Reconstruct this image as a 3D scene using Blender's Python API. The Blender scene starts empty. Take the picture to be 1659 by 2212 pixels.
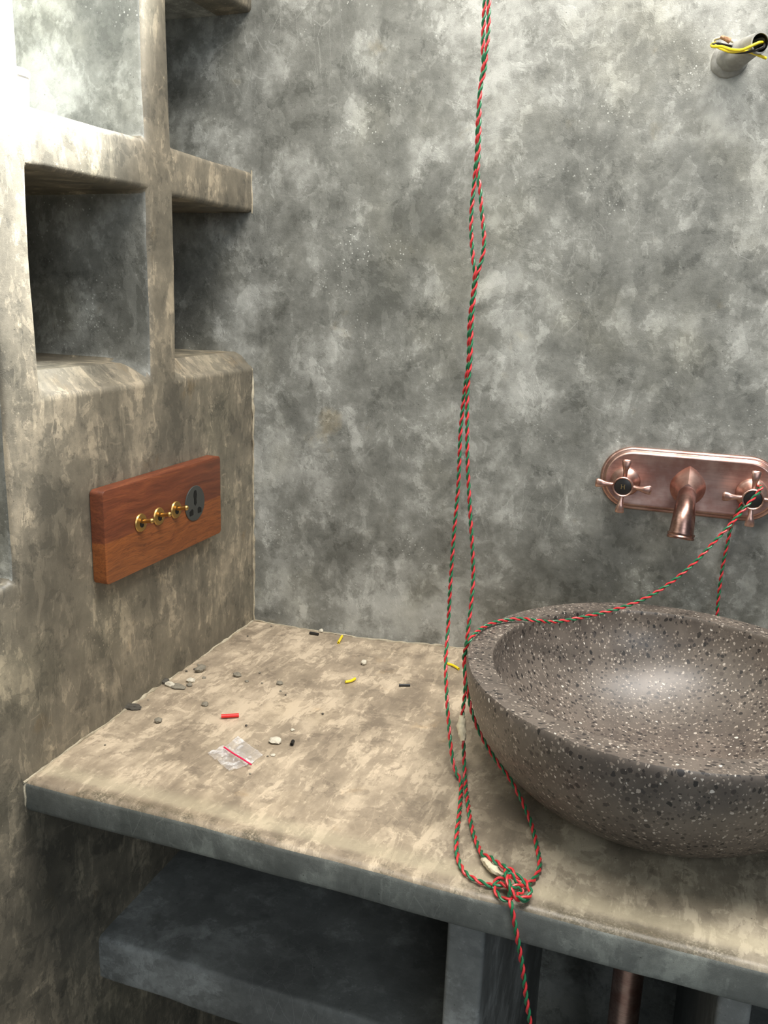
import bpy, bmesh, math, random
from mathutils import Vector, Matrix, noise
C = bpy.context.scene.collection
random.seed(7)
Z0 = 0.80                                   # height of the counter top above the floor

# ------------------------------------------------------------------ camera
F = 1878.2156891014033; CX, CY = 829.5, 1106.0
YAW, PITCH, ROLL = math.radians(19.13342399), math.radians(13.87188555), math.radians(-1.88607367)
CAM = Vector((0.6678552, -1.25892956, 0.54759292 + Z0))
def cam_axes():
    cy, sy, cp, sp = math.cos(YAW), math.sin(YAW), math.cos(PITCH), math.sin(PITCH)
    f = Vector((-sy*cp, cy*cp, -sp)); r = Vector((cy, sy, 0)); d = f.cross(r)
    cr, sr = math.cos(ROLL), math.sin(ROLL)
    return cr*r + sr*d, -sr*r + cr*d, f
RT, DN, FW = cam_axes()
cd = bpy.data.cameras.new('camera'); cam = bpy.data.objects.new('camera', cd); C.objects.link(cam)
cd.sensor_fit = 'VERTICAL'; cd.sensor_height = 24.0; cd.lens = F/2212*24.0
cd.clip_start = 0.02
m = Matrix(((RT.x, -DN.x, -FW.x, CAM.x), (RT.y, -DN.y, -FW.y, CAM.y), (RT.z, -DN.z, -FW.z, CAM.z), (0, 0, 0, 1)))
cam.matrix_world = m
bpy.context.scene.camera = cam

# ------------------------------------------------------------------ light and exposure
vs = bpy.context.scene.view_settings
vs.view_transform = 'Standard'; vs.look = 'None'; vs.gamma = 1.0; vs.use_curve_mapping = False
vs.exposure = 0.30
w = bpy.data.worlds.new('world'); bpy.context.scene.world = w; w.use_nodes = True
bg = w.node_tree.nodes['Background']; bg.inputs[0].default_value = (0.72, 0.84, 1.0, 1); bg.inputs[1].default_value = 0.14
def area(name, loc, target, size, sizey, power, col, spread=180):
    l = bpy.data.lights.new(name, 'AREA'); l.shape = 'RECTANGLE'; l.size = size; l.size_y = sizey
    l.energy = power; l.color = col; l.spread = math.radians(spread)
    o = bpy.data.objects.new(name, l); C.objects.link(o); o.location = loc
    o.rotation_euler = (Vector(target) - Vector(loc)).to_track_quat('-Z', 'Y').to_euler()
    return o
area('ceiling_daylight', (0.75, -0.56, 2.55), (0.60, -0.40, 0.8), 1.5, 0.34, 42, (1.0, 0.95, 0.885))
area('window_daylight', (1.6, -2.6, 2.1), (0.4, 0.0, 1.2), 1.2, 1.2, 16, (0.88, 0.95, 1.0))
sl = bpy.data.lights.new('niche_glare_spot', 'SPOT'); sl.energy = 250.0; sl.shadow_soft_size = 0.03; sl.color = (0.92, 0.96, 1.0)  # unseen spot, placed and aimed to whiten the upper left niche faces
sl.spot_size = math.radians(80); sl.spot_blend = 0.75
so_ = bpy.data.objects.new('niche_glare_spot', sl); C.objects.link(so_); so_.location = (0.30, -0.235, Z0 + 1.24)
so_.rotation_euler = (Vector((0.0, -0.55, Z0 + 0.985)) - so_.location).to_track_quat('-Z', 'Y').to_euler()

# ------------------------------------------------------------------ pixel -> surface helpers (measure the photo on real planes)
def ray(u, v): return RT*((u-CX)/F) + DN*((v-CY)/F) + FW
def onx(u, v, x=0.0): r = ray(u, v); return CAM + r*((x-CAM.x)/r.x)
def ony(u, v, y=0.0): r = ray(u, v); return CAM + r*((y-CAM.y)/r.y)
def onz(u, v, z=0.0): r = ray(u, v); return CAM + r*((z+Z0-CAM.z)/r.z)

# ------------------------------------------------------------------ node helpers
class NT:
    def __init__(s, name):
        s.m = bpy.data.materials.new(name); s.m.use_nodes = True; s.t = s.m.node_tree
        s.t.nodes.clear(); s.out = s.n('ShaderNodeOutputMaterial'); s.b = s.n('ShaderNodeBsdfPrincipled')
        s.l(s.b.outputs[0], s.out.inputs[0])
    def n(s, k, **kw):
        x = s.t.nodes.new(k)
        for a, b in kw.items(): setattr(x, a, b)
        return x
    def l(s, a, b): s.t.links.new(a, b)
    def put(s, sock, v):
        if isinstance(v, bpy.types.NodeSocket): s.l(v, sock)
        elif v is not None: sock.default_value = v
    def pos(s): return s.n('ShaderNodeNewGeometry').outputs['Position']
    def obj(s): return s.n('ShaderNodeTexCoord').outputs['Object']
    def mapp(s, v, scale=(1, 1, 1), rot=(0, 0, 0), loc=(0, 0, 0)):
        x = s.n('ShaderNodeMapping'); s.l(v, x.inputs[0]); x.inputs['Location'].default_value = loc
        x.inputs['Rotation'].default_value = rot; x.inputs['Scale'].default_value = scale; return x.outputs[0]
    def noise(s, v, scale, detail=4, rough=.5, dist=0, col=False):
        x = s.n('ShaderNodeTexNoise'); s.l(v, x.inputs['Vector']); x.inputs['Scale'].default_value = scale
        x.inputs['Detail'].default_value = detail; x.inputs['Roughness'].default_value = rough
        x.inputs['Distortion'].default_value = dist; return x.outputs['Color' if col else 'Fac']
    def vor(s, v, scale, feature='F1', out='Distance', rnd=1):
        x = s.n('ShaderNodeTexVoronoi', feature=feature); s.l(v, x.inputs['Vector']); x.inputs['Scale'].default_value = scale
        x.inputs['Randomness'].default_value = rnd; return x.outputs[out]
    def math(s, op, a, b=None, c=None):
        x = s.n('ShaderNodeMath', operation=op)
        for i, v in enumerate((a, b, c)): s.put(x.inputs[i], v)
        return x.outputs[0]
    def vadd(s, a, b, op='ADD', sc=None):
        x = s.n('ShaderNodeVectorMath', operation=op); s.put(x.inputs[0], a); s.put(x.inputs[1], b)
        if sc is not None: x.inputs['Scale'].default_value = sc
        return x.outputs[0]
    def ss(s, v, a, b):                     # smooth step a..b
        x = s.n('ShaderNodeMapRange', interpolation_type='SMOOTHSTEP'); s.l(v, x.inputs[0])
        x.inputs[1].default_value = a; x.inputs[2].default_value = b; return x.outputs[0]
    def ramp(s, v, stops):
        x = s.n('ShaderNodeValToRGB'); s.l(v, x.inputs[0]); e = x.color_ramp.elements
        while len(e) < len(stops): e.new(0.5)
        for q, (p, c) in zip(e, stops): q.position = p; q.color = (*c, 1)
        return x.outputs[0]
    def mix(s, f, a, b, mode='MIX'):
        x = s.n('ShaderNodeMix', data_type='RGBA', blend_type=mode)
        s.put(x.inputs[0], f); s.put(x.inputs[6], (*a, 1) if isinstance(a, tuple) else a); s.put(x.inputs[7], (*b, 1) if isinstance(b, tuple) else b)
        return x.outputs[2]
    def bump(s, h, strength, dist=.002):
        x = s.n('ShaderNodeBump'); s.l(h, x.inputs['Height']); x.inputs['Strength'].default_value = strength
        x.inputs['Distance'].default_value = dist; s.l(x.outputs[0], s.b.inputs['Normal'])
def L(r, g, b):                             # sRGB 0-255 -> linear
    f = lambda c: (c/255/12.92) if c/255 <= .04045 else ((c/255+.055)/1.055)**2.4
    return (f(r), f(g), f(b))

def plaster(name, dark, mid, light, tint, tint2, scale=1.0, streak=(1, 1, 1), srot=(0, 0, 0), samt=.35, spec_amt=1.0, rough=(.36, .62), bump=.25, lo=.36, hi=.66, stain=.6, pamp=1.0, post=None):
    t = NT(name); P = t.pos()
    warp = t.vadd(t.noise(P, 7*scale, 3, .5, col=True), (-.5, -.5, -.5), 'ADD')
    warp = t.vadd(warp, None, 'SCALE', .03/scale)
    Q = t.vadd(P, warp)
    big = t.noise(Q, 3.2*scale, 3, .5)
    cloud = t.noise(Q, 10*scale, 9, .66, .0)
    fine = t.noise(P, 46*scale, 6, .7, .0)
    S = t.mapp(P, streak, srot)
    st = t.noise(t.vadd(S, warp), 9*scale, 6, .62, .2)
    v = t.math('MULTIPLY_ADD', big, .60, t.math('MULTIPLY', cloud, .75))
    v = t.math('MULTIPLY_ADD', fine, .22, v)
    v = t.math('MULTIPLY_ADD', st, samt, v)
    v = t.math('DIVIDE', v, .60+.75+.22+samt)
    v = t.ss(v, lo, hi)
    # thin crisp films of plaster left by the trowel
    patch = t.ss(t.noise(t.vadd(S, warp), 17*scale, 6, .62, .3), .545, .575)
    patch2 = t.ss(t.noise(Q, 26*scale, 5, .6, .4), .60, .63)
    v = t.math('ADD', v, t.math('MULTIPLY', patch, .16*pamp))
    v = t.math('ADD', v, t.math('MULTIPLY', patch2, .14*pamp))
    v = t.math('SUBTRACT', v, t.math('MULTIPLY', t.ss(t.noise(Q, 13*scale, 6, .62, .2), .55, .585), .15*pamp))
    v = t.math('SUBTRACT', v, t.math('MULTIPLY', t.ss(t.noise(t.vadd(Q, (5, 3, 1)), 31*scale, 6, .66), .57, .60), .10*pamp))
    v = t.math('ADD', v, t.math('MULTIPLY', t.ss(t.noise(t.vadd(S, (2, 7, 1)), 70*scale, 4, .6), .60, .64), .10*pamp))
    grain = t.noise(P, 900, 2, .7)
    v = t.math('MULTIPLY_ADD', t.math('SUBTRACT', grain, .5), .22, v)
    col = t.ramp(v, [(0, dark), (.5, mid), (1.0, light)])
    col = t.mix(t.math('MULTIPLY', t.ss(t.noise(P, 4*scale, 4, .6), .48, .70), .55), col, t.mix(1.0, col, tint, 'MULTIPLY'))
    col = t.mix(t.math('MULTIPLY', t.ss(t.noise(P, 11*scale, 4, .6), .62, .74), stain), col, t.mix(1.0, col, tint2, 'MULTIPLY'))
    # hairline scratches
    sc = t.vor(t.mapp(Q, (9, 9, 2.2), (.25, .3, .1)), 5, 'DISTANCE_TO_EDGE')
    sm = t.math('MULTIPLY', t.ss(t.noise(P, 5, 3, .5), .52, .62), t.math('SUBTRACT', 1, t.ss(sc, .004, .012)))
    col = t.mix(t.math('MULTIPLY', sm, .28), col, light)
    # lime specks and pinholes in clusters
    cl = t.ss(t.noise(P, 9, 5, .65), .52, .68)
    vd = t.vor(P, 150); d2 = t.vor(P, 70)
    spk = t.math('MULTIPLY', t.math('SUBTRACT', 1, t.ss(vd, .10, .22)), cl)
    spk2 = t.math('MULTIPLY', t.math('SUBTRACT', 1, t.ss(d2, .06, .11)), cl)
    sp = t.math('MULTIPLY', t.math('MAXIMUM', spk, spk2), .75*spec_amt)
    col = t.mix(sp, col, tuple(min(1, c*1.35) for c in light))
    ph = t.math('SUBTRACT', 1, t.ss(t.vor(t.vadd(P, (3.1, 1.7, .4)), 60), .03, .06))
    col = t.mix(t.math('MULTIPLY', ph, .6), col, (.03, .028, .024))
    if post: col = post(t, P, Q, col)
    t.l(col, t.b.inputs['Base Color'])
    rg = t.n('ShaderNodeMapRange'); t.l(cloud, rg.inputs[0]); rg.inputs[1].default_value = .3; rg.inputs[2].default_value = .7
    rg.inputs[3].default_value = rough[0]; rg.inputs[4].default_value = rough[1]; t.l(rg.outputs[0], t.b.inputs['Roughness'])
    t.b.inputs['Specular IOR Level'].default_value = .45
    h = t.math('ADD', t.math('MULTIPLY', v, .7), t.math('MULTIPLY', sp, .5))
    h = t.math('ADD', h, t.math('MULTIPLY', grain, .12))
    t.bump(h, bump, .0025)
    return t.m

def counter_wear_shade(t, P, Q, col):
    sx = t.n('ShaderNodeSeparateXYZ'); t.l(t.vadd(P, t.vadd(t.noise(P, 9, 4, .6, col=True), None, 'SCALE', .05)), sx.inputs[0])
    sy = t.n('ShaderNodeSeparateXYZ'); t.l(P, sy.inputs[0])
    # greyer plaster in front and right of the basin, basin shade painted in too
    grey = t.math('MULTIPLY', t.ss(sx.outputs[0], .40, .66), .75)
    col = t.mix(grey, col, t.mix(1.0, col, (.66, .72, .74), 'MULTIPLY'))
    # sandy dirt worn along the front lip
    lip = t.math('MULTIPLY', t.ss(t.math('MULTIPLY', sy.outputs[1], -1), .532, .545), t.ss(t.noise(P, 16, 5, .7), .42, .56))
    col = t.mix(t.math('MULTIPLY', lip, t.math('MULTIPLY_ADD', t.ss(t.noise(P, 420, 3, .7), .40, .55), .5, .35)), col, L(84, 78, 62))
    pale = t.math('MULTIPLY', t.ss(t.math('MULTIPLY', sy.outputs[1], -1), .500, .522), t.math('SUBTRACT', 1, t.ss(t.math('MULTIPLY', sy.outputs[1], -1), .528, .538)))
    return t.mix(t.math('MULTIPLY', pale, .35), col, L(196, 186, 158))
M = {}
M['back'] = plaster('grey_green_plaster', L(88, 89, 84), L(130, 131, 125), L(182, 183, 177), (1.0, .97, .86), (1.05, .90, .66), 1.0, (1.3, 1, .8), (0, .3, 0), .30, 1.0, lo=.38, hi=.63, pamp=1.05, bump=.35)
M['left'] = plaster('brown_grey_plaster', L(88, 84, 74), L(122, 115, 100), L(176, 163, 140), (.96, 1.0, .96), (1.1, .92, .70), 1.15, (1, 2.0, .7), (.5, 0, 0), .5, .5, lo=.38, hi=.68, pamp=1.4)
M['counter'] = plaster('tan_trowelled_plaster', L(128, 116, 100), L(158, 144, 124), L(198, 182, 158), (1.0, .98, .92), (1.08, .945, .74), 1.2, (2.6, .8, 1), (0, 0, -.55), .75, .35, bump=.18, lo=.38, hi=.62, pamp=1.9, post=counter_wear_shade)
M['shelf'] = plaster('dark_grey_plaster', L(100, 102, 100), L(124, 126, 123), L(168, 171, 168), (.97, 1.0, 1.02), (1.0, .97, .88), 1.1, (1, 1, 1), (0, 0, 0), .3, .3)
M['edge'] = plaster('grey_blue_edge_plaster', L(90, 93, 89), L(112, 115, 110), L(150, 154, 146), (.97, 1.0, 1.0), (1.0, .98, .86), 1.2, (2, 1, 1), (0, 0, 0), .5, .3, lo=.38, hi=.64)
M['bead'] = plaster('pale_plaster_bead', L(140, 130, 110), L(172, 162, 140), L(205, 196, 172), (1, .98, .94), (1.05, .92, .75), 2.2, (1, 1, 1), (0, 0, 0), .3, .6, bump=.5)

def simple(name, col, rough=.5, metal=0.0, var=.12, sc=60, bump=0.0, **kw):
    t = NT(name); P = t.obj(); n = t.noise(P, sc, 5, .6)
    c = t.mix(n, tuple(max(0, x*(1-var*2)) for x in col), tuple(min(1, x*(1+var*2)) for x in col))
    t.l(c, t.b.inputs['Base Color']); t.b.inputs['Roughness'].default_value = rough; t.b.inputs['Metallic'].default_value = metal
    if bump: t.bump(n, bump, .001)
    for k, v in kw.items(): t.b.inputs[k].default_value = v
    return t.m
M['red'] = simple('red_plastic', L(204, 54, 58), .38, var=.08)
M['green'] = simple('green_plastic', L(34, 112, 74), .38, var=.1)
M['yellow'] = simple('yellow_plastic', L(238, 212, 40), .35, var=.05)
M['offred'] = simple('bright_red_plastic', L(225, 40, 34), .35, var=.05)
M['black'] = simple('black_plastic', L(34, 32, 30), .35)
M['charcoal'] = simple('charcoal_plastic', L(62, 63, 60), .42)
M['hole'] = simple('black_recess', L(10, 10, 10), .5)
M['tape'] = simple('cream_tape', L(214, 204, 176), .75, var=.15, sc=300, bump=.4)
M['brown_tape'] = simple('brown_tape', L(168, 128, 98), .7, var=.2, sc=300, bump=.4)
M['white'] = simple('white_plastic', L(238, 238, 236), .35, var=.02)
M['chip'] = simple('grey_mortar', L(128, 122, 108), .9, var=.25, sc=220, bump=.6)
M['chipdark'] = simple('dark_mortar', L(78, 74, 66), .9, var=.3, sc=220, bump=.6)
M['chipwhite'] = simple('pale_lime_flake', L(205, 198, 180), .85, var=.15, sc=220, bump=.5)
M['conduit'] = simple('plaster_smeared_conduit', L(150, 150, 144), .8, var=.3, sc=70, bump=.7)
M['brass'] = simple('brushed_brass', L(196, 160, 98), .4, 1.0, var=.08)
M['gold'] = simple('gold_letter', L(190, 165, 110), .35, 0.8, var=.05)
def copper(name, ca, cb, rough):
    t = NT(name); P = t.obj(); n = t.noise(t.mapp(P, (3, 60, 60)), 6, 6, .6); n2 = t.noise(P, 30, 4, .6)
    c = t.mix(t.ss(n2, .35, .7), ca, cb); c = t.mix(t.math('MULTIPLY', t.ss(n, .4, .7), .35), c, tuple(x*.6 for x in ca))
    t.l(c, t.b.inputs['Base Color']); t.b.inputs['Metallic'].default_value = 1
    t.l(t.math('MULTIPLY_ADD', n, .2, rough-.1), t.b.inputs['Roughness']); t.bump(n, .05, .0005); return t.m
M['copper'] = copper('brushed_antique_copper', L(184, 142, 130), L(222, 190, 178), .36)
M['copper_dark'] = copper('dark_antique_copper', L(122, 94, 86), L(190, 154, 142), .32)
def wood():
    t = NT('oiled_teak'); P = t.obj()
    W = t.vadd(P, t.vadd(t.noise(P, 9, 2, .5, col=True), None, 'SCALE', .035))
    g = t.noise(t.mapp(W, (12, 2.4, 34), (.10, 0, 0)), 4, 7, .62, .6)
    fib = t.noise(t.mapp(P, (300, 22, 420), (.05, 0, 0)), 1, 5, .7)
    rings = t.noise(t.mapp(W, (5, 1.1, 16), (.12, 0, 0)), 5, 3, .5, 1.5)
    v = t.math('MULTIPLY_ADD', fib, .35, t.math('MULTIPLY', g, .65))
    sx = t.n('ShaderNodeSeparateXYZ'); t.l(P, sx.inputs[0])
    # two glued boards: the upper one darker than the lower one
    edge = t.ss(t.math('MULTIPLY_ADD', sx.outputs[1], -.02, sx.outputs[2]), -.005, -.003)
    lower = t.ramp(v, [(.25, L(92, 50, 27)), (.5, L(146, 84, 42)), (.75, L(172, 105, 56))])
    upper = t.ramp(v, [(.25, L(66, 36, 24)), (.5, L(112, 60, 38)), (.75, L(150, 86, 50))])
    c = t.mix(edge, lower, upper); c = t.mix(t.math('MULTIPLY', t.ss(fib, .48, .62), .45), c, L(70, 38, 22))
    c = t.mix(t.math('MULTIPLY', t.ss(t.math('PINGPONG', t.math('MULTIPLY', rings, 9), .5), .38, .49), .45), c, L(78, 40, 24))
    t.l(c, t.b.inputs['Base Color']); t.b.inputs['Roughness'].default_value = .48; t.bump(v, .15, .0008); return t.m
M['wood'] = wood()
def terrazzo():
    t = NT('grey_terrazzo'); P = t.pos()
    Q = t.vadd(P, t.vadd(t.noise(P, 120, 3, .6, col=True), None, 'SCALE', .006))
    base = t.ramp(t.noise(P, 22, 5, .6), [(.3, L(88, 81, 75)), (.7, L(119, 110, 101))])
    g = t.noise(P, 500, 3, .7); base = t.mix(t.math('MULTIPLY', g, .5), base, t.mix(1.0, base, (.55, .55, .55), 'MULTIPLY'))
    def chips(sc, off, thr, edge, dens, colr):
        Qo = t.vadd(Q, off); d = t.vor(t.mapp(Qo, (1, 1.25, .8), (.5, .3, sc)), sc); c = t.vor(t.mapp(Qo, (1, 1.25, .8), (.5, .3, sc)), sc, out='Color')
        sep = t.n('ShaderNodeSeparateColor'); t.l(c, sep.inputs[0])
        r = t.math('MULTIPLY_ADD', sep.outputs[1], thr, edge)
        ins = t.math('LESS_THAN', d, r); keep = t.math('GREATER_THAN', sep.outputs[0], 1-dens)
        return t.math('MULTIPLY', ins, keep), t.ramp(sep.outputs[2], colr)
    col = base
    for sc, off, thr, e, dn, cr in (
        (330, (0, 0, 0), .3, .2, .55, [(0, L(60, 56, 52)), (.5, L(140, 128, 116)), (1, L(176, 166, 154))]),
        (165, (1.3, 2.1, .7), .24, .22, .60, [(0, L(46, 44, 42)), (.55, L(70, 64, 60)), (1, L(96, 88, 80))]),
        (200, (4.3, .1, 2.7), .22, .16, .17, [(0, L(150, 140, 128)), (.7, L(176, 166, 154)), (1, L(214, 208, 198))]),
        (120, (7.3, 3.1, 1.7), .20, .16, .30, [(0, L(40, 39, 38)), (.6, L(66, 62, 60)), (1, L(128, 118, 108))])):
        msk, cc = chips(sc, off, thr, e, dn, cr); col = t.mix(msk, col, cc)
    t.l(col, t.b.inputs['Base Color']); t.b.inputs['Roughness'].default_value = .38; t.b.inputs['Specular IOR Level'].default_value = .5
    t.bump(g, .05, .0006); return t.m
M['terrazzo'] = terrazzo()
def film():
    t = NT('clear_plastic_film'); P = t.obj()
    t.b.inputs['Base Color'].default_value = (.95, .95, .95, 1); t.b.inputs['Roughness'].default_value = .12
    t.b.inputs['Specular IOR Level'].default_value = .8
    f = t.math('MULTIPLY_ADD', t.ss(t.noise(P, 70, 3, .5, 1.0), .45, .7), .34, .10)
    t.l(f, t.b.inputs['Alpha']); t.bump(t.noise(P, 110, 3, .6, 1.5), .6, .003); return t.m
M['film'] = film()

# ------------------------------------------------------------------ object helpers
def finish(name, bm, mat, parent=None, loc=None, smooth=True, wn=False):
    loc = Vector(loc) if loc is not None else Vector((0, 0, 0))
    origin = parent['_o'] if parent is not None and '_o' in parent else None
    base = ORG[parent.name] if parent is not None else Vector((0, 0, 0))
    bmesh.ops.translate(bm, verts=bm.verts, vec=-(loc if loc.length else base))
    me = bpy.data.meshes.new(name); bmesh.ops.recalc_face_normals(bm, faces=bm.faces); bm.to_mesh(me); bm.free()
    me.materials.append(mat)
    if smooth:
        me.shade_smooth() if hasattr(me, 'shade_smooth') else None
        me.set_sharp_from_angle(angle=math.radians(40))
    o = bpy.data.objects.new(name, me); C.objects.link(o)
    if parent is not None:
        o.parent = parent; o.location = (loc - base) if loc.length else (0, 0, 0)
        ORG[o.name] = loc if loc.length else base
    else:
        o.location = loc; ORG[o.name] = loc
    return o
ORG = {}
def tag(o, label, cat, group=None):
    o['label'] = label; o['category'] = cat
    if group: o['group'] = group
    return o
def thing(name, label, cat, loc, group=None):
    o = bpy.data.objects.new(name, None); C.objects.link(o); o.location = loc; o.empty_display_size = .02
    ORG[o.name] = Vector(loc); return tag(o, label, cat, group)
def struct(o): o['kind'] = 'structure'; return o

def lines(bounds, step):
    out = []
    for a, b in zip(bounds, bounds[1:]):
        n = max(1, round((b-a)/step)); out += [a + (b-a)*i/n for i in range(n)]
    return out + [bounds[-1]]
def voxel(xs, ys, zs, solid):
    """Outer skin of the solid cells of a rectilinear grid."""
    bm = bmesh.new(); V = {}
    def v(i, j, k):
        if (i, j, k) not in V: V[(i, j, k)] = bm.verts.new((xs[i], ys[j], zs[k]))
        return V[(i, j, k)]
    nx, ny, nz = len(xs)-1, len(ys)-1, len(zs)-1
    S = {}
    for i in range(nx):
        for j in range(ny):
            for k in range(nz):
                S[i, j, k] = solid((xs[i]+xs[i+1])/2, (ys[j]+ys[j+1])/2, (zs[k]+zs[k+1])/2)
    for (i, j, k), s in S.items():
        if not s: continue
        g = lambda a, b, c: S.get((a, b, c), False)
        if not g(i-1, j, k): bm.faces.new((v(i, j, k), v(i, j, k+1), v(i, j+1, k+1), v(i, j+1, k)))
        if not g(i+1, j, k): bm.faces.new((v(i+1, j, k), v(i+1, j+1, k), v(i+1, j+1, k+1), v(i+1, j, k+1)))
        if not g(i, j-1, k): bm.faces.new((v(i, j, k), v(i+1, j, k), v(i+1, j, k+1), v(i, j, k+1)))
        if not g(i, j+1, k): bm.faces.new((v(i, j+1, k), v(i, j+1, k+1), v(i+1, j+1, k+1), v(i+1, j+1, k)))
        if not g(i, j, k-1): bm.faces.new((v(i, j, k), v(i, j+1, k), v(i+1, j+1, k), v(i+1, j, k)))
        if not g(i, j, k+1): bm.faces.new((v(i, j, k+1), v(i+1, j, k+1), v(i+1, j+1, k+1), v(i, j+1, k+1)))
    bm.normal_update()
    return bm
def soften(bm, width, seg=3, wob=.0015, wscale=9, seed=0):
    sharp = [e for e in bm.edges if len(e.link_faces) == 2 and e.calc_face_angle(0) > 1.0]
    bmesh.ops.bevel(bm, geom=sharp, offset=width, segments=seg, profile=.5, affect='EDGES', clamp_overlap=True)
    for v in bm.verts:
        p = v.co*wscale + Vector((seed, seed*1.7, 0)); q = v.co*34 + Vector((0, seed, 3))
        v.co += noise.noise_vector(p)*wob + noise.noise_vector(q)*wob*.35
    return bm
def box(bm, lo, hi):
    lo, hi = Vector(lo), Vector(hi)
    r = bmesh.ops.create_cube(bm, size=1); 
    for v in r['verts']: v.co = Vector((lo[i] + (v.co[i]+.5)*(hi[i]-lo[i]) for i in range(3)))
    return r['verts']
def lathe(bm, prof, n=48, axis=Vector((0, 0, 1)), org=Vector((0, 0, 0)), close=True):
    """prof: list of (radius, height along axis)."""
    axis = Vector(axis).normalized(); org = Vector(org)
    a = axis.orthogonal().normalized(); b = axis.cross(a); rings = []
    for r, h in prof:
        if r < 1e-6: rings.append([bm.verts.new(org + axis*h)])
        else: rings.append([bm.verts.new(org + axis*h + (a*math.cos(2*math.pi*i/n) + b*math.sin(2*math.pi*i/n))*r) for i in range(n)])
    for p, q in zip(rings, rings[1:]):
        for i in range(n):
            j = (i+1) % n
            if len(p) == 1 and len(q) == 1: continue
            if len(p) == 1: bm.faces.new((p[0], q[i], q[j]))
            elif len(q) == 1: bm.faces.new((p[i], q[0], p[j]))
            else: bm.faces.new((p[i], q[i], q[j], p[j]))
    return rings
def catmull(pts, step=.002):
    P = [Vector(p) for p in pts]; P = [P[0]*2-P[1]] + P + [P[-1]*2-P[-2]]; out = []
    for i in range(1, len(P)-2):
        a, b, c, d = P[i-1:i+3]; n = max(2, int((c-b).length/step))
        for k in range(n):
            t = k/n
            out.append(.5*((2*b) + (c-a)*t + (2*a-5*b+4*c-d)*t*t + (3*b-a-3*c+d)*t**3))
    out.append(P[-2]); return out
def frames(path):
    T = []
    for i in range(len(path)):
        d = path[min(i+1, len(path)-1)] - path[max(i-1, 0)]
        T.append(d.normalized() if d.length > 1e-9 else Vector((0, 0, 1)))
    u = T[0].orthogonal().normalized(); U = []
    for t in T:
        u = (u - t*u.dot(t)); u = u.normalized() if u.length > 1e-6 else t.orthogonal().normalized(); U.append(u.copy())
    return T, U
def tube(bm, path, rad, n=8, cap=True):
    T, U = frames(path); rings = []
    for i, (p, t, u) in enumerate(zip(path, T, U)):
        r = rad(i/(len(path)-1)) if callable(rad) else rad; w_ = t.cross(u)
        rings.append([bm.verts.new(p + (u*math.cos(2*math.pi*k/n) + w_*math.sin(2*math.pi*k/n))*r) for k in range(n)])
    for a, b in zip(rings, rings[1:]):
        for k in range(n): bm.faces.new((a[k], a[(k+1) % n], b[(k+1) % n], b[k]))
    if cap:
        bm.faces.new(rings[0][::-1]); bm.faces.new(rings[-1])
    return rings
def twist(bms, path, rw, pitch, phase=0.0):
    """two insulated wires twisted about one another along path"""
    T, U = frames(path); s = 0; A, B = [], []
    for i, (p, t, u) in enumerate(zip(path, T, U)):
        if i: s += (p - path[i-1]).length
        a = phase + 2*math.pi*s/pitch; w_ = t.cross(u); o = (u*math.cos(a) + w_*math.sin(a))*rw
        A.append(p+o); B.append(p-o)
    tube(bms[0], A, rw, 7); tube(bms[1], B, rw, 7)

# ------------------------------------------------------------------ setting: back wall, niche wall, counter, shelves, floor
def ss01(a, b, x): t = max(0, min(1, (x-a)/(b-a))); return t*t*(3-2*t)
def yback(x, z): return .030*ss01(.15, .42, x)*(1-ss01(0, .24, z-Z0))
bm = bmesh.new(); xs = lines([-.6, 1.9], .03); zs = lines([0, Z0, 2.6], .03); G = {}
for i, x in enumerate(xs):
    for k, z in enumerate(zs):
        n_ = noise.noise(Vector((x*5, 0, z*5)))*.0025 + noise.noise(Vector((x*22, 4, z*22)))*.0006
        G[i, k] = bm.verts.new((x, yback(x, z) + n_, z))
for i in range(len(xs)-1):
    for k in range(len(zs)-1): bm.faces.new((G[i, k], G[i+1, k], G[i+1, k+1], G[i, k+1]))
r = bmesh.ops.extrude_face_region(bm, geom=bm.faces[:])
for v in [g for g in r['geom'] if isinstance(g, bmesh.types.BMVert)]: v.co.y = .16
struct(finish('wall_back', bm, M['back']))

ys = lines([-1.5, -1.15, -.545, -.487, -.276, -.217, .02], .025)
zz = [0, Z0+.235, Z0+.455, Z0+.667, Z0+.727, Z0+.945, Z0+.99, Z0+1.35, 2.6]
zs = lines(zz, .03); xs = [-.30, -.26] + lines([-.26, 0], .03)[1:]
def niche(x, y, z):
    z -= Z0
    if x < -.26: return True
    if y < -.545 and y > -1.15 and .235 < z < 1.35: return False
    if -.487 < y < -.276 and (.455 < z < .667 or .727 < z < 1.35): return False
    if y > -.217 and (.455 < z < .667 or .727 < z < .945 or .99 < z < 1.35): return False
    return True
bm = voxel(xs, ys, zs, niche)
for v in bm.verts:                                     # the ledge slopes down towards its front lip
    if abs(v.co.z-(Z0+.455)) < 1e-4 and v.co.x > -.02 and v.co.y > -.488: v.co.z -= .022
    # the posts flare a little where they run into the slabs
soften(bm, .0075, 3, .0022, 8, 1)
wl = struct(finish('wall_left', bm, M['left'])); wl.data.materials.append(M['back'])
for f_ in wl.data.polygons:                             # grey-green on camera-facing cheeks, and inside the upper niches to tone down bounced light
    if f_.center.z > Z0+.2 and f_.center.x < -.004 and (f_.normal.y < -.75 or (f_.center.x < -.045 and f_.center.z > Z0+.72)): f_.material_index = 1

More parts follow.
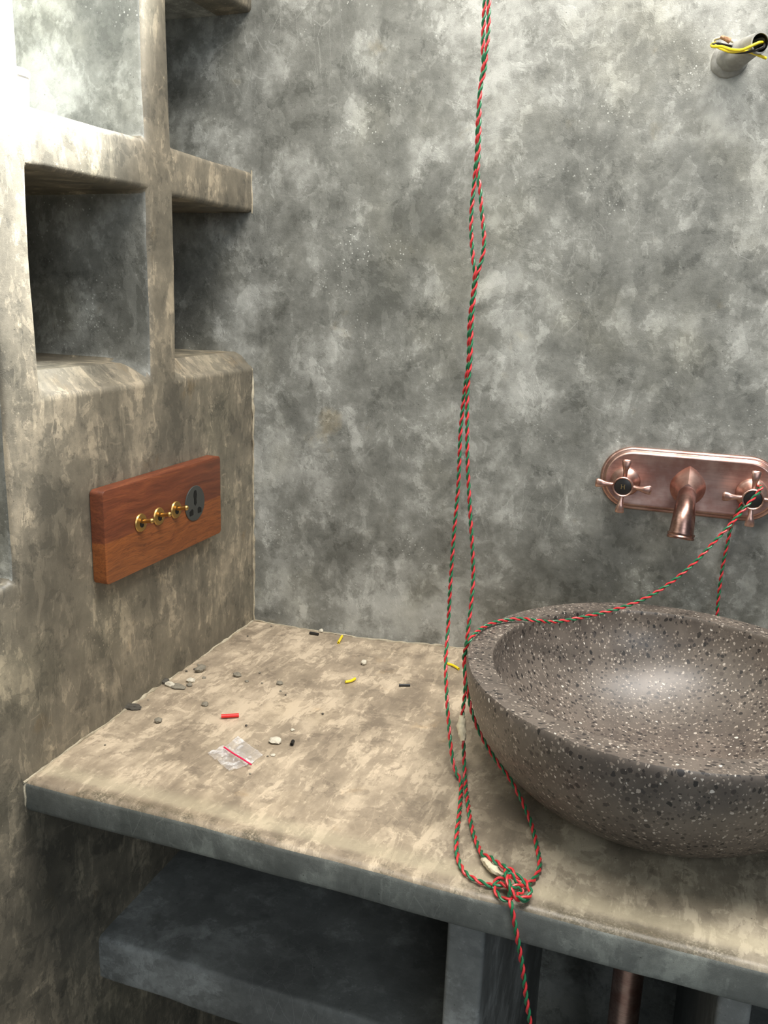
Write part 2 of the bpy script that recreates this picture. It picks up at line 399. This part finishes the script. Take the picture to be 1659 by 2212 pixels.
def slab(name, lo, hi, mat, bev=.006, seed=0, wob=.0016, step=.03):
    bm = voxel(lines([lo[0], hi[0]], step), lines([lo[1], hi[1]], step), lines([lo[2], hi[2]], step), lambda *a: True)
    soften(bm, bev, 3, wob, 8, seed); return finish(name, bm, mat)
co = slab('countertop', (-.01, -.552, Z0-.042), (1.45, .07, Z0), M['counter'], .008, 2)
co.data.materials.append(M['edge'])                 # every face except the top: darker grey-blue plaster
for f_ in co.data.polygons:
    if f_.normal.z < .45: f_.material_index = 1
tag(co, 'long tan trowelled plaster countertop carrying the speckled stone basin', 'countertop')
lo_ = slab('lower_shelf', (-.01, -.442, Z0-.362), (.489, .04, Z0-.295), M['shelf'], .007, 3, .003)
tag(lo_, 'dark grey plaster shelf under the counter, against the left wall', 'shelf')
lo2 = slab('lower_shelf', (.785, -.442, Z0-.362), (1.40, .04, Z0-.295), M['shelf'], .007, 4, .003)
tag(lo2, 'dark grey plaster shelf under the counter, right of the copper pipe', 'shelf')
p1 = slab('support_pier', (.492, -.515, 0), (.532, .04, Z0-.0445), M['shelf'], .005, 5)
tag(p1, 'grey plaster pier under the counter, between left shelf and copper pipe', 'pier')
p2 = slab('support_pier', (.752, -.515, 0), (.782, .04, Z0-.0445), M['shelf'], .005, 6)
tag(p2, 'grey plaster pier under the counter, at the right of the copper pipe', 'pier')
bm = bmesh.new(); box(bm, (-.3, -3.2, -.06), (2.4, .16, 0)); struct(finish('floor', bm, M['shelf'], smooth=False))

# pale beads of plaster squeezed into the corners
def bead(name, pts, rad, seed):
    bm = bmesh.new(); path = catmull(pts, .006); T, U = frames(path)
    rings = []
    for i, p in enumerate(path):
        q = p + noise.noise_vector(p*60 + Vector((seed, 0, 0)))*rad*.8
        r = rad*(.6 + 1.6*abs(noise.noise(p*45 + Vector((0, seed, 0)))))
        w_ = T[i].cross(U[i]); rings.append([bm.verts.new(q + (U[i]*math.cos(k*math.pi/4) + w_*math.sin(k*math.pi/4))*r) for k in range(8)])
    for a, b in zip(rings, rings[1:]):
        for k in range(8): bm.faces.new((a[k], a[(k+1) % 8], b[(k+1) % 8], b[k]))
    bm.faces.new(rings[0][::-1]); bm.faces.new(rings[-1])
    return struct(finish(name, bm, M['bead']))
bead('trim_1', [(.0, -.001, Z0+.43), (.001, -.001, Z0+.3), (.0, 0, Z0+.15), (.001, 0, Z0+.0)], .0021, 1)
bead('trim_2', [(0, -.555, Z0-.001), (0, -.4, Z0), (.0, -.2, Z0), (.0, -.003, Z0)], .0024, 2)
bead('trim_3', [(x, yback(x, Z0)-.0005, Z0) for x in (0, .05, .1, .15, .2, .25, .3, .35, .4, .5, .8, 1.3)], .0020, 3)
bead('trim_4', [(0, -.001, Z0+.728), (.0, 0, Z0+.70), (0, 0, Z0+.666)], .0016, 4)
bead('trim_5', [(-.001, -.549, Z0-.001), (-.001, -.553, Z0-.006), (-.001, -.554, Z0-.02), (-.001, -.553, Z0-.040)], .0026, 5)

# ------------------------------------------------------------------ basin
BX, BY, BH, BR = .675, -.292, .15, .2245
bt = thing('vessel_basin', 'large round grey terrazzo basin standing on the tan countertop', 'basin', (BX, BY, Z0))
bm = bmesh.new(); prof = [(0, .0022), (.10, .0022)]
for i in range(2, 30):
    z = BH*(i/29)**1.3; prof.append((.10 + (BR-.10)*(1-(1-z/BH)**1.87)**(1/1.87), z))
prof[-1] = (BR-.0012, BH-.0015)
prof += [(BR-.002, BH), (BR-.0032, BH), (BR-.006, BH), (.1985, BH), (.1955, BH), (.1945, BH), (.1935, BH-.0015)]
for i in range(1, 27):
    a = i/26; z = (BH-.0015) - (BH-.022)*a
    k = (z-.0205)/(BH-.022); prof.append((.1935*(1-(1-k)**2.1)**(1/2.1) if k > .002 else 0, z))
rr = [(max(r_, 0), z) for r_, z in prof]
lathe(bm, rr, 128, org=(BX, BY, Z0)); bmesh.ops.remove_doubles(bm, verts=bm.verts, dist=1e-5)
finish('bowl', bm, M['terrazzo'], bt)
bm = bmesh.new(); lathe(bm, [(0, .023), (.018, .023), (.021, .0215), (.021, .0195)], 40, org=(BX, BY, Z0)); finish('drain', bm, M['copper_dark'], bt)
bm = bmesh.new(); tube(bm, [Vector((BX-.002, -.29, z)) for z in (Z0-.045, Z0-.3, Z0-.6, .02)], .0185, 24)
dp = finish('waste_pipe', bm, M['copper'])
tag(dp, 'copper waste pipe running down under the counter below the basin', 'pipe')

# ------------------------------------------------------------------ wall faucet
FX, FZ = .677, Z0+.3105
ft = thing('wall_faucet', 'antique copper wall faucet on an oblong plate above the basin', 'faucet', (FX, 0, FZ))
def stadium(bm, prof, hl, c):
    """prof: (half height, y) ; stadium of half straight length hl"""
    rings = []
    for r, y in prof:
        ring = []
        for s in (1, -1):
            for i in range(25):
                a = -math.pi/2 + math.pi*i/24
                ring.append(bm.verts.new((c[0] + s*(hl + r*math.cos(a)), c[1]+y, c[2] + s*r*math.sin(a))))
        rings.append(ring)
    for a, b in zip(rings, rings[1:]):
        n = len(a)
        for i in range(n): bm.faces.new((a[i], a[(i+1) % n], b[(i+1) % n], b[i]))
    bm.faces.new(rings[-1]); bm.faces.new(rings[0][::-1])
bm = bmesh.new()
stadium(bm, [(.0445, .002), (.0448, -.003), (.0435, -.0055), (.0415, -.0065), (.0405, -.0065), (.0395, -.0075), (.0385, -.0095), (.0365, -.011), (.0355, -.0112), (.034, -.0108)], .0745, (FX, 0, FZ))
finish('backplate', bm, M['copper'], ft)
def hand(x, name_letter):
    z = FZ - .004
    vt = bmesh.new(); lathe(vt, [(.0, 0), (.0200, 0), (.0206, .002), (.0200, .004), (.0175, .006), (.0150, .009), (.0120, .014), (.010, .020), (.0085, .024), (.0085, .030)], 40, (0, -1, 0), (x, -.0105, z))
    finish('valve_boss', vt, M['copper'], ft)
    hy = -.044
    hb = bmesh.new(); lathe(hb, [(0, -.005), (.010, -.005), (.0128, -.002), (.0135, .002), (.0140, .006), (.0138, .0090), (.0128, .0098), (.0116, .0090), (.0114, .0065)], 40, (0, -1, 0), (x, hy, z))
    h = finish('handle_hub', hb, M['copper'], ft)
    cb = bmesh.new(); lathe(cb, [(.0114, .0070), (.0112, .0080), (.0104, .0084), (0, .0084)], 40, (0, -1, 0), (x, hy, z))
    finish('index_cap', cb, M['black'], h)
    rot = {'H': math.radians(-3), 'C': 0}[name_letter]
    for k in range(4):
        a = rot + math.pi/2*k; d = Vector((math.cos(a), 0, math.sin(a))); c = Vector((x, hy-.001, z)); F_ = Vector((0, -1, 0))
        path = [c + d*.011, c + d*.016 + F_*.001, c + d*.022 + F_*.003, c + d*.028 + F_*.005, c + d*.034 + F_*.0045, c + d*.0375 + F_*.0035]
        path = catmull(path, .002); ab = bmesh.new()
        T, U = frames(path); rings = []; side = d.cross(F_).normalized()
        for i, p in enumerate(path):
            t = i/(len(path)-1); wd = .0030 + .0032*ss01(.25, .9, t); th = .0036 - .0010*ss01(.3, .8, t)
            if i == len(path)-1: wd *= .8; th *= .6
            rings.append([ab.verts.new(p + side*wd*math.cos(q*math.pi/6) + F_*th*math.sin(q*math.pi/6)) for q in range(12)])
        for r1, r2 in zip(rings, rings[1:]):
            for q in range(12): ab.faces.new((r1[q], r1[(q+1) % 12], r2[(q+1) % 12], r2[q]))
        ab.faces.new(rings[0][::-1]); ab.faces.new(rings[-1])
        finish('handle_lever', ab, M['copper'], ft)
    return h, hy, z
hL = hand(FX-.0835, 'H'); hR = hand(FX+.0815, 'C')
# letter H on the left index cap
bm = bmesh.new(); lx, ly, lz = FX-.0835, hL[1]-.0086, hL[2]; s = .0021
for dx in (-1, 1):
    box(bm, (lx+dx*s-.00032, ly-.0002, lz-.0028), (lx+dx*s+.00032, ly+.0006, lz+.0028))
    for dz in (-1, 1): box(bm, (lx+dx*s-.0009, ly-.0002, lz+dz*.0028-.00022), (lx+dx*s+.0009, ly+.0006, lz+dz*.0028+.00022))
box(bm, (lx-s, ly-.0002, lz-.0003), (lx+s, ly+.0006, lz+.0003))
finish('letter', bm, M['gold'], hL[0], smooth=False)
# spout: pointed faceted base, then a bent tube with a collar
bm = bmesh.new()
def ogive(sc, y, up=.0):
    pts = []
    for i in range(9):
        t = i/8; pts.append((.0225*math.sin(math.pi*.5*(1-t))**.8 if t < 1 else 0, .026*t + .0))
    R_ = [(x_, z_) for x_, z_ in pts]
    low = [(.0225*math.cos(a), -.022*math.sin(a)) for a in [math.pi/2*k/8 for k in range(1, 9)]]
    full = low[::-1] + R_
    full = full + [(-x_, z_) for x_, z_ in full[::-1][1:-1]]
    return [bm.verts.new((FX + x_*sc*1.06, y, FZ-.004 + up + z_*sc*1.16)) for x_, z_ in full]
rg = [ogive(1.0, -.010), ogive(.97, -.0125), ogive(.80, -.018, -.001), ogive(.62, -.026, -.003), ogive(.5, -.034, -.006)]
for a, b in zip(rg, rg[1:]):
    n = len(a)
    for i in range(n): bm.faces.new((a[i], a[(i+1) % n], b[(i+1) % n], b[i]))
bm.faces.new(rg[0][::-1]); bm.faces.new(rg[-1])
finish('spout_base', bm, M['copper'], ft)
bm = bmesh.new()
sp = catmull([(FX, -.024, FZ-.008), (FX, -.045, FZ-.012), (FX-.001, -.066, FZ-.020), (FX-.001, -.080, FZ-.034), (FX-.002, -.086, FZ-.052)], .003)
tube(bm, sp, lambda t: .0105 + .0052*t, 32, True)
finish('spout', bm, M['copper_dark'], ft)
bm = bmesh.new(); e = sp[-1]; ax = (sp[-1]-sp[-3]).normalized()
lathe(bm, [(.0150, -.001), (.0172, -.001), (.0176, .001), (.0166, .003), (.0176, .005), (.0168, .007), (.0135, .007), (.013, -.0005)], 36, ax, e)
finish('outlet_collar', bm, M['copper_dark'], ft)

# ------------------------------------------------------------------ wooden switch board
WY0, WY1, WZ0, WZ1, WT = -.416, -.140, Z0+.194, Z0+.312, .020
wt = thing('switch_board', 'reddish teak switch board with brass toggles and black socket, on the left wall', 'switch', (0, (WY0+WY1)/2, (WZ0+WZ1)/2))
bm = bmesh.new(); vs_ = box(bm, (.001, WY0, WZ0), (WT, WY1, WZ1))
bmesh.ops.bevel(bm, geom=[e_ for e_ in bm.edges if abs(e_.verts[0].co.x-e_.verts[1].co.x) > .01], offset=.006, segments=5, affect='EDGES', profile=.5)
bmesh.ops.bevel(bm, geom=[e_ for e_ in bm.edges if e_.verts[0].co.x > .019 and e_.verts[1].co.x > .019 and len(e_.link_faces) == 2 and e_.calc_face_angle(0) > .8], offset=.0012, segments=2, affect='EDGES', profile=.5)
finish('wooden_board', bm, M['wood'], wt, loc=(.0, (WY0+WY1)/2, (WZ0+WZ1)/2))
for (u, v) in ((303, 1129), (342, 1115), (379, 1101)):
    p = onx(u, v, WT); y, z = p.y, p.z
    bm = bmesh.new(); lathe(bm, [(0, 0), (.0118, 0), (.0122, .0012), (.0112, .0028), (.006, .0036), (.0058, .0022), (0, .0022)], 36, (1, 0, 0), (WT-.0003, y, z))
    tg = finish('toggle_plate', bm, M['brass'], wt)
    bm = bmesh.new(); path = catmull([(WT+.001, y, z+.001), (WT+.008, y, z+.0028), (WT+.017, y, z+.0045)], .002)
    tube(bm, path, lambda t: .0026 + .0004*t, 14); e = path[-1]
    bmesh.ops.create_uvsphere(bm, u_segments=14, v_segments=10, radius=.0036, matrix=Matrix.Translation(e))
    finish('toggle_lever', bm, M['brass'], tg)
    bm = bmesh.new(); lathe(bm, [(0, .0024), (.0040, .0024), (.0040, .0031), (0, .0031)], 20, (1, 0, 0), (WT, y, z-.0025)); finish('toggle_slot', bm, M['hole'], tg)
p = onx(420, 1087, WT); y, z = p.y, p.z
bm = bmesh.new(); lathe(bm, [(0, 0), (.0252, 0), (.0255, .0012), (.0248, .0018), (0, .0018)], 48, (1, 0, 0), (WT-.0003, y, z))
so = finish('socket_face', bm, M['charcoal'], wt)
def prismx(bm, pts, x0, x1):
    a = [bm.verts.new((x0, y+q[0], z+q[1])) for q in pts]; b = [bm.verts.new((x1, y+q[0], z+q[1])) for q in pts]; n = len(pts)
    bm.faces.new(a); bm.faces.new(b[::-1])
    for i in range(n): bm.faces.new((a[i], a[(i+1) % n], b[(i+1) % n], b[i]))
for pts in ([(-.0032, .006), (-.0045, .012), (-.003, .018), (0, .0195), (.003, .018), (.0045, .012), (.0025, .006), (.0035, .0), (.0, -.003), (-.0035, .0)],
            [(-.0155, -.0155), (-.006, -.0155), (-.006, -.0085), (-.009, -.0065), (-.0155, -.0095)],
            [(.006, -.0155), (.0155, -.0155), (.0155, -.0095), (.009, -.0065), (.006, -.0085)]):
    bm = bmesh.new(); prismx(bm, pts, WT+.0008, WT+.0019); finish('socket_hole', bm, M['hole'], so, smooth=False)

# ------------------------------------------------------------------ twisted red and green wire
cw = thing('twisted_wire', 'long red and green twisted wire hanging over basin edge to counter front', 'wire', onz(1105, 1915, 0))
bms = (bmesh.new(), bmesh.new())
def blend(px, ys_):
    """px: list of (u, v); ys_: list of (v, y) knots giving distance from the back wall at that row"""
    out = []
    for u, v in px:
        for (v0, y0), (v1, y1) in zip(ys_, ys_[1:]):
            if v0 <= v <= v1: out.append(ony(u, v, y0 + (y1-y0)*(v-v0)/(v1-v0))); break
    return out
RW = .00132
# first strand
A = [(1049, -260), (1048, -60), (1047, 0), (1045, 50), (1043, 100), (1045, 140), (1040, 170), (1033, 250), (1030, 330), (1026, 380), (1019, 450), (1018, 500), (1022, 560), (1026, 590), (1021, 640), (1014, 700), (1012, 780), (1003, 850), (995, 930), (992, 1000), (989, 1060), (980, 1160), (973, 1260), (968, 1350), (963, 1430), (965, 1500), (969, 1560), (976, 1630), (985, 1668)]
pa = blend(A, [(-300, -.235), (1350, -.27), (1500, -.315), (1668, -.36)])
pa += [onz(u, v, .004) for u, v in ((996, 1692), (992, 1760), (987, 1800), (988, 1848), (1004, 1884), (1035, 1904), (1067, 1914))]
pa += [onz(u, v, h) for u, v, h in ((1085, 1912, .006), (1105, 1914, .011), (1125, 1920, .008), (1127, 1927, .006), (1117, 1932, .006), (1125, 1938, .007), (1143, 1941, .006))]
twist(bms, catmull(pa), RW, .0185)
# second strand
B = [(1059, -260), (1057, -60), (1056, 0), (1055, 60), (1050, 120), (1047, 150), (1037, 200), (1035, 300), (1032, 370), (1037, 410), (1042, 470), (1046, 520), (1042, 555), (1032, 590), (1025, 630), (1019, 700), (1016, 780), (1010, 840), (1009, 900), (1010, 1000), (1015, 1100), (1020, 1180), (1022, 1250), (1017, 1310), (1010, 1370), (1004, 1430), (1005, 1490), (999, 1545), (1001, 1600), (1004, 1670)]
pb = blend(B, [(-300, -.241), (1250, -.277), (1370, -.292), (1430, -.300), (1600, -.335), (1670, -.352)])
pb += [onz(u, v, h) for u, v, h in ((1010, 1730, .006), (1020, 1790, .005), (1034, 1830, .006), (1044, 1847, .010), (1056, 1850, .012), (1066, 1858, .013), (1078, 1866, .014), (1092, 1874, .016), (1105, 1880, .015), (1118, 1893, .014), (1132, 1902, .012), (1142, 1918, .010), (1147, 1928, .008), (1140, 1938, .008), (1128, 1941, .009), (1118, 1938, .010))]
twist(bms, catmull(pb), RW, .0185, 1.2)
# third strand, from the knot up over the basin edge to the faucet
pc = [onz(u, v, h) for u, v, h in ((1098, 1893, .016), (1103, 1888, .017), (1112, 1900, .013), (1125, 1911, .009), (1140, 1909, .006), (1155, 1897, .004), (1166, 1870, .004), (1160, 1830, .004), (1148, 1780, .006))]
pc += blend([(1125, 1725), (1100, 1680), (1070, 1640), (1040, 1590), (1020, 1540), (1010, 1490), (1003, 1440), (1004, 1408)][::-1], [(1400, -.300), (1440, -.303), (1600, -.345), (1725, -.395)])[::-1]
pc += [onz(u, v, .1545) for u, v in ((1018, 1378), (1045, 1355), (1080, 1342), (1125, 1337))]
pc += [onz(1160, 1341, .156)]
up = [(1200, 1343), (1260, 1333), (1350, 1310), (1420, 1278), (1490, 1225), (1550, 1163), (1600, 1108), (1645, 1055)]
y_a = pc[-1].y
for i, (u, v) in enumerate(up): pc.append(ony(u, v, y_a + (-.062-y_a)*((i+1)/len(up))**.9))
twist(bms, catmull(pc), RW, .0185, .4)
# tail behind the faucet handle and behind the basin
pd = [ony(1645, 1055, -.060), ony(1640, 1050, -.030), ony(1612, 1072, -.022), ony(1592, 1110, -.018), ony(1580, 1135, -.014), ony(1570, 1180, -.012), ony(1560, 1230, -.010), ony(1552, 1290, -.008), ony(1549, 1325, -.006), ony(1549, 1345, -.004)]
twist(bms, catmull(pd), RW, .0185)
# the drop over the counter edge
pe = [onz(1098, 1893, .016), onz(1097, 1908, .014), onz(1101, 1925, .008), onz(1102, 1940, .005)]
pe += [ony(u, v, -.5575 - .004*min(1, (v-1945)/40)) for u, v in ((1104, 1955), (1108, 1975), (1118, 2030), (1129, 2095), (1137, 2160), (1145, 2212), (1152, 2290))]
twist(bms, catmull(pe), RW, .0185, 2.0)
# loops of the knot
for px in ([(1067, 1914, .005), (1070, 1905, .006), (1080, 1897, .008), (1092, 1896, .009), (1100, 1905, .010), (1102, 1925, .009), (1104, 1940, .006), (1095, 1944, .005), (1082, 1939, .004), (1072, 1928, .004), (1067, 1915, .005)],
           [(1078, 1866, .010), (1091, 1874, .011), (1094, 1890, .018), (1098, 1905, .018), (1102, 1918, .016), (1107, 1930, .012), (1115, 1940, .008), (1128, 1945, .005), (1143, 1941, .006)],
           [(1067, 1914, .005), (1083, 1910, .009), (1105, 1916, .012), (1125, 1912, .010), (1138, 1907, .008)]):
    twist(bms, catmull([onz(u, v, h) for u, v, h in px], .0015), RW, .0185, random.random()*6)
finish('red_wire', bms[0], M['red'], cw); finish('green_wire', bms[1], M['green'], cw)
def wrap(pts, r0):
    bm = bmesh.new(); path = catmull(pts, .002); n = len(path)
    tube(bm, path, lambda t: r0*(.55 + .65*math.sin(math.pi*min(1, max(0, t*.86+.07)))), 12)
    for v in bm.verts: v.co += noise.noise_vector(v.co*260)*.0016
    finish('tape_wrap', bm, M['tape'], cw)
wrap(blend([(999, 1546), (997, 1572), (1001, 1600)], [(1500, -.332), (1660, -.358)]), .0046)
wrap([onz(1044, 1856, .006), onz(1066, 1877, .007), onz(1090, 1892, .006)], .0036)

# ------------------------------------------------------------------ conduit stub with wires, upper right of the wall
cs = thing('conduit_stub', 'grey plaster-smeared conduit stub sticking out of the wall, upper right', 'conduit', ony(1567, 135, 0))
c0 = ony(1563, 134, .012); c1 = ony(1643, 92, -.062)
bm = bmesh.new(); ax = (c1-c0); Ln = ax.length; ax.normalize()
lathe(bm, [(.0165, 0), (.0162, Ln*.3), (.0142, Ln*.55), (.0122, Ln*.8), (.0120, Ln), (.0102, Ln), (.0102, Ln*.45), (0, Ln*.45)], 36, ax, c0)
for v in bm.verts:
    if (v.co-c0).dot(ax) < Ln*.97: v.co += noise.noise_vector(v.co*90)*.0022
finish('conduit_pipe', bm, M['conduit'], cs)
bm = bmesh.new(); lathe(bm, [(.0100, Ln*.5), (.0100, Ln*.985)], 30, ax, c0); finish('bore_shade', bm, M['hole'], cs)  # black sleeve inside the open pipe, standing in for its inner shade
def wire(name, pts, r, mat, parent, label=None):
    bm = bmesh.new(); tube(bm, catmull(pts, .0015), r, 9); o = finish(name, bm, mat, parent)
    if label: o['label'] = label
    return o
wire('insulated_wire', [ony(1650, 92, -.045), ony(1640, 92, -.066), ony(1622, 100, -.070), ony(1602, 108, -.068), ony(1580, 107, -.060), ony(1560, 101, -.050), ony(1541, 101, -.040), ony(1537, 97, -.03), ony(1545, 92, -.024)], .0017, M['yellow'], cs, 'yellow wire')
wire('insulated_wire', [ony(1545, 99, -.040), ony(1560, 106, -.050), ony(1580, 112, -.058), ony(1604, 110, -.064), ony(1625, 114, -.060), ony(1655, 126, -.052)], .0017, M['yellow'], cs, 'yellow wire')
wire('insulated_wire', [ony(1652, 95, -.05), ony(1648, 102, -.066), ony(1630, 109, -.066), ony(1600, 114, -.062), ony(1575, 112, -.052), ony(1555, 103, -.044), ony(1541, 96, -.036), ony(1536, 98, -.030)], .0015, M['black'], cs, 'black wire')
wire('insulated_wire', [ony(1536, 98, -.030), ony(1548, 94, -.028), ony(1562, 96, -.028), ony(1585, 101, -.03)], .0014, M['black'], cs, 'black wire')
wire('insulated_wire', [ony(1583, 90, -.03), ony(1576, 87, -.034), ony(1568, 82, -.034), ony(1555, 82, -.030), ony(1543, 86, -.026), ony(1540, 95, -.026)], .0016, M['tape'], cs, 'cream wire')
bm = bmesh.new(); tube(bm, catmull([ony(1576, 88, -.036), ony(1568, 84, -.038), ony(1558, 80, -.036)], .001), lambda t: .0032-.001*t, 10)
for v in bm.verts: v.co += noise.noise_vector(v.co*400)*.001
finish('tape_end', bm, M['brown_tape'], cs)
bm = bmesh.new(); lathe(bm, [(.0225, -.002), (.0215, .0015), (.0185, .004), (.0150, .0065), (.009, .006)], 40, (0, -1, 0), c0 + ax*(.013/abs(ax.y)))
for v in bm.verts: v.co += noise.noise_vector(v.co*110)*.0016
finish('mortar_collar', bm, M['conduit'], cs)

# ------------------------------------------------------------------ white tub in the upper niche
tp = (-.032, -.470, Z0+.727)
wt2 = thing('small_tub', 'small white lidded tub standing in the bright upper left niche', 'tub', tp)
bm = bmesh.new(); lathe(bm, [(0, 0), (.017, 0), (.019, .002), (.0205, .028), (.0205, .03)], 36, org=tp); finish('tub_body', bm, M['white'], wt2)
bm = bmesh.new(); lathe(bm, [(.0205, .0285), (.0218, .0285), (.022, .034), (.020, .0362), (0, .037)], 36, org=tp); finish('lid', bm, M['white'], wt2)

# ------------------------------------------------------------------ offcuts of wire insulation on the counter
def offcut(a, b, r, mat, label, cat='wire offcut', bend=0.0):
    p, q = onz(*a, r+.0003), onz(*b, r+.0003); mid = (p+q)/2 + (q-p).cross(Vector((0, 0, 1)))*bend
    path = catmull([p, mid, q], .001); bm = bmesh.new()
    ro = tube(bm, path, r, 14, False); ri = tube(bm, path, r*.62, 14, False)
    for k in range(14):
        for A_, B_ in ((ro[0], ri[0]), (ri[-1], ro[-1])): bm.faces.new((A_[k], B_[k], B_[(k+1) % 14], A_[(k+1) % 14]))
    return tag(finish('insulation_offcut', bm, mat, loc=mid), label, cat)
offcut((478, 1547), (516, 1545), .0026, M['offred'], 'short bright red piece of insulation on the counter, behind the plastic bag')
offcut((731, 1388), (739, 1374), .0021, M['yellow'], 'yellow insulation offcut nearest the back wall, beside the rear black piece')
offcut((746, 1473), (767, 1466), .0021, M['yellow'], 'yellow insulation offcut in the middle of the counter', bend=.12)
offcut((966, 1433), (991, 1445), .0020, M['yellow'], 'yellow insulation offcut lying under the hanging wires, beside the basin', bend=-.08)
offcut((669, 1367), (688, 1370), .0023, M['black'], 'black insulation offcut lying close to the back wall')
offcut((862, 1480), (886, 1480), .0021, M['black'], 'black insulation offcut on the open counter, left of the hanging wires')
offcut((165, 1589), (172, 1585), .0026, M['black'], 'tiny black tube stub against the left wall at the front')
offcut((630, 1608), (633, 1601), .0024, M['black'], 'tiny black tube stub between the plastic bag and the hanging wires')

# ------------------------------------------------------------------ crumbs of mortar
def crumb(u, v, w_, h_, mat, label, name='mortar_crumb', flat=.55, seed=0, group=None, rot=0):
    sc = (CAM - onz(u, v)).length/F; rx, ry = w_*sc/2, max(h_*sc*.75, w_*sc*.25)
    bm = bmesh.new(); bmesh.ops.create_icosphere(bm, subdivisions=3, radius=1)
    for q in bm.verts:
        n_ = noise.noise(q.co*1.3 + Vector((seed*3.1, 0, seed))) ; n2 = noise.noise(q.co*3.5 + Vector((seed, 5, 0)))
        q.co *= 1 + .35*n_ + .16*n2
        q.co = Vector((q.co.x*rx, q.co.y*ry, q.co.z*min(rx, ry)*flat)); q.co.rotate(Matrix.Rotation(rot, 3, 'Z'))
    p = onz(u, v); zmin = min(q.co.z for q in bm.verts); p.z = Z0 - zmin*.85
    bmesh.ops.translate(bm, verts=bm.verts, vec=p)
    return tag(finish(name, bm, mat, loc=(p.x, p.y, Z0)), label, 'rubble', group)
crumb(433, 1450, 19, 17, M['chip'], 'largest rounded grey pebble of mortar near the left wall', flat=.7, seed=1)
crumb(413, 1473, 16, 11, M['chipwhite'], 'pale mortar crumb just in front of the largest grey pebble', seed=2)
crumb(356, 1475, 20, 12, M['chipdark'], 'dark mortar lump against the left wall, behind the white-edged flake', seed=3)
crumb(382, 1485, 44, 9, M['chip'], 'long thin grey flake with a white edge, by the left wall', 'mortar_flake', .3, 4, rot=-.1)
crumb(368, 1483, 24, 5, M['chipwhite'], 'thin white sliver lying on the long grey flake', 'lime_sliver', .9, 5, rot=-.1)
crumb(285, 1531, 38, 12, M['chipdark'], 'long dark crumbly mortar lump by the left wall, farthest front of the lumps', seed=6, rot=.3)
crumb(513, 1461, 17, 11, M['chip'], 'grey mortar crumb alone right of the largest pebble', seed=7)
crumb(427, 1419, 9, 6, M['chip'], 'small mortar crumb behind the largest pebble, beside the left wall', seed=8)
crumb(604, 1478, 14, 8, M['chip'], 'flat grey crumb between the lone grey crumb and middle yellow offcut', seed=9)
crumb(443, 1524, 15, 10, M['chip'], 'grey crumb left of the red insulation piece', seed=10)
crumb(342, 1560, 16, 11, M['chip'], 'grey crumb between the dark lump and the plastic bag', seed=11)
crumb(595, 1603, 27, 15, M['chipwhite'], 'pale crumbly flake beside the tiny black tube stub', 'mortar_flake', .5, 12)
crumb(590, 1632, 11, 6, M['chipwhite'], 'tiny pale chip right of the plastic bag', 'mortar_flake', .4, 13)
crumb(786, 1434, 11, 11, M['chipwhite'], 'smooth pale round pebble in the middle rear of the counter', 'pebble', .8, 14)
crumb(694, 1365, 9, 7, M['chipwhite'], 'white crumb touching the rear black insulation offcut', 'lime_crumb', .8, 15)
crumb(632, 1578, 9, 5, M['chipwhite'], 'tiny pale crumb behind the tiny black tube stub', seed=16)
crumb(533, 1473, 8, 5, M['chip'], 'tiny crumb in front of the lone grey crumb', seed=17)
for i, (u, v, s_) in enumerate(((421, 1447, 6), (441, 1466, 8), (409, 1483, 12), (403, 1451, 5), (428, 1437, 5), (311, 1494, 7), (287, 1515, 6), (320, 1513, 4), (561, 1454, 5), (532, 1619-51, 5), (540, 1673, 5), (586, 1353, 4), (535, 1375, 4), (227, 1610, 4), (960, 1418, 6), (697, 1543, 5), (578, 1634, 4), (566, 1477, 5), (617, 1502, 4), (606, 1354+140, 5))):
    crumb(u, v, s_, s_*.6, M['chip'] if i % 3 else M['chipdark'], 'tiny crumb of grey mortar scattered on the counter top', 'mortar_grit', .7, 20+i, 'loose grit on the counter')

# ------------------------------------------------------------------ small zip bag
zb = thing('zip_bag', 'small clear plastic zip bag with a red seal line on the counter', 'bag', onz(503, 1640))
def sheet(corners, n, amp, name, mat, seed, h0=.001):
    a, b, c, d = [onz(*q) for q in corners]; bm = bmesh.new(); g = {}
    for i in range(n+1):
        for j in range(n+1):
            s, t = i/n, j/n; p = (a*(1-s)+b*s)*(1-t) + (d*(1-s)+c*s)*t
            k = abs(noise.noise(p*75 + Vector((seed, 0, 0)))) + .6*abs(noise.noise(p*170))
            p.z = Z0 + h0 + amp*k; g[i, j] = bm.verts.new(p)
    for i in range(n):
        for j in range(n): bm.faces.new((g[i, j], g[i+1, j], g[i+1, j+1], g[i, j+1]))
    r = bmesh.ops.extrude_face_region(bm, geom=bm.faces[:])
    for q in [x for x in r['geom'] if isinstance(x, bmesh.types.BMVert)]: q.co.z += .0003
    return finish(name, bm, mat, zb)
sheet([(487, 1614), (543, 1652), (497, 1670), (447, 1630)], 26, .0055, 'bag_body', M['film'], 1)
sheet([(487, 1614), (543, 1652), (568, 1632), (514, 1592)], 20, .002, 'bag_flap', M['film'], 2, .0005)
wire('zip_seal', [onz(484, 1614, .006), onz(503, 1627, .0075), (onz(523, 1639, .0075)), onz(543, 1652, .006)], .0010, simple('pink_red_seal', L(226, 40, 84), .35), zb, 'pink-red seal strip')
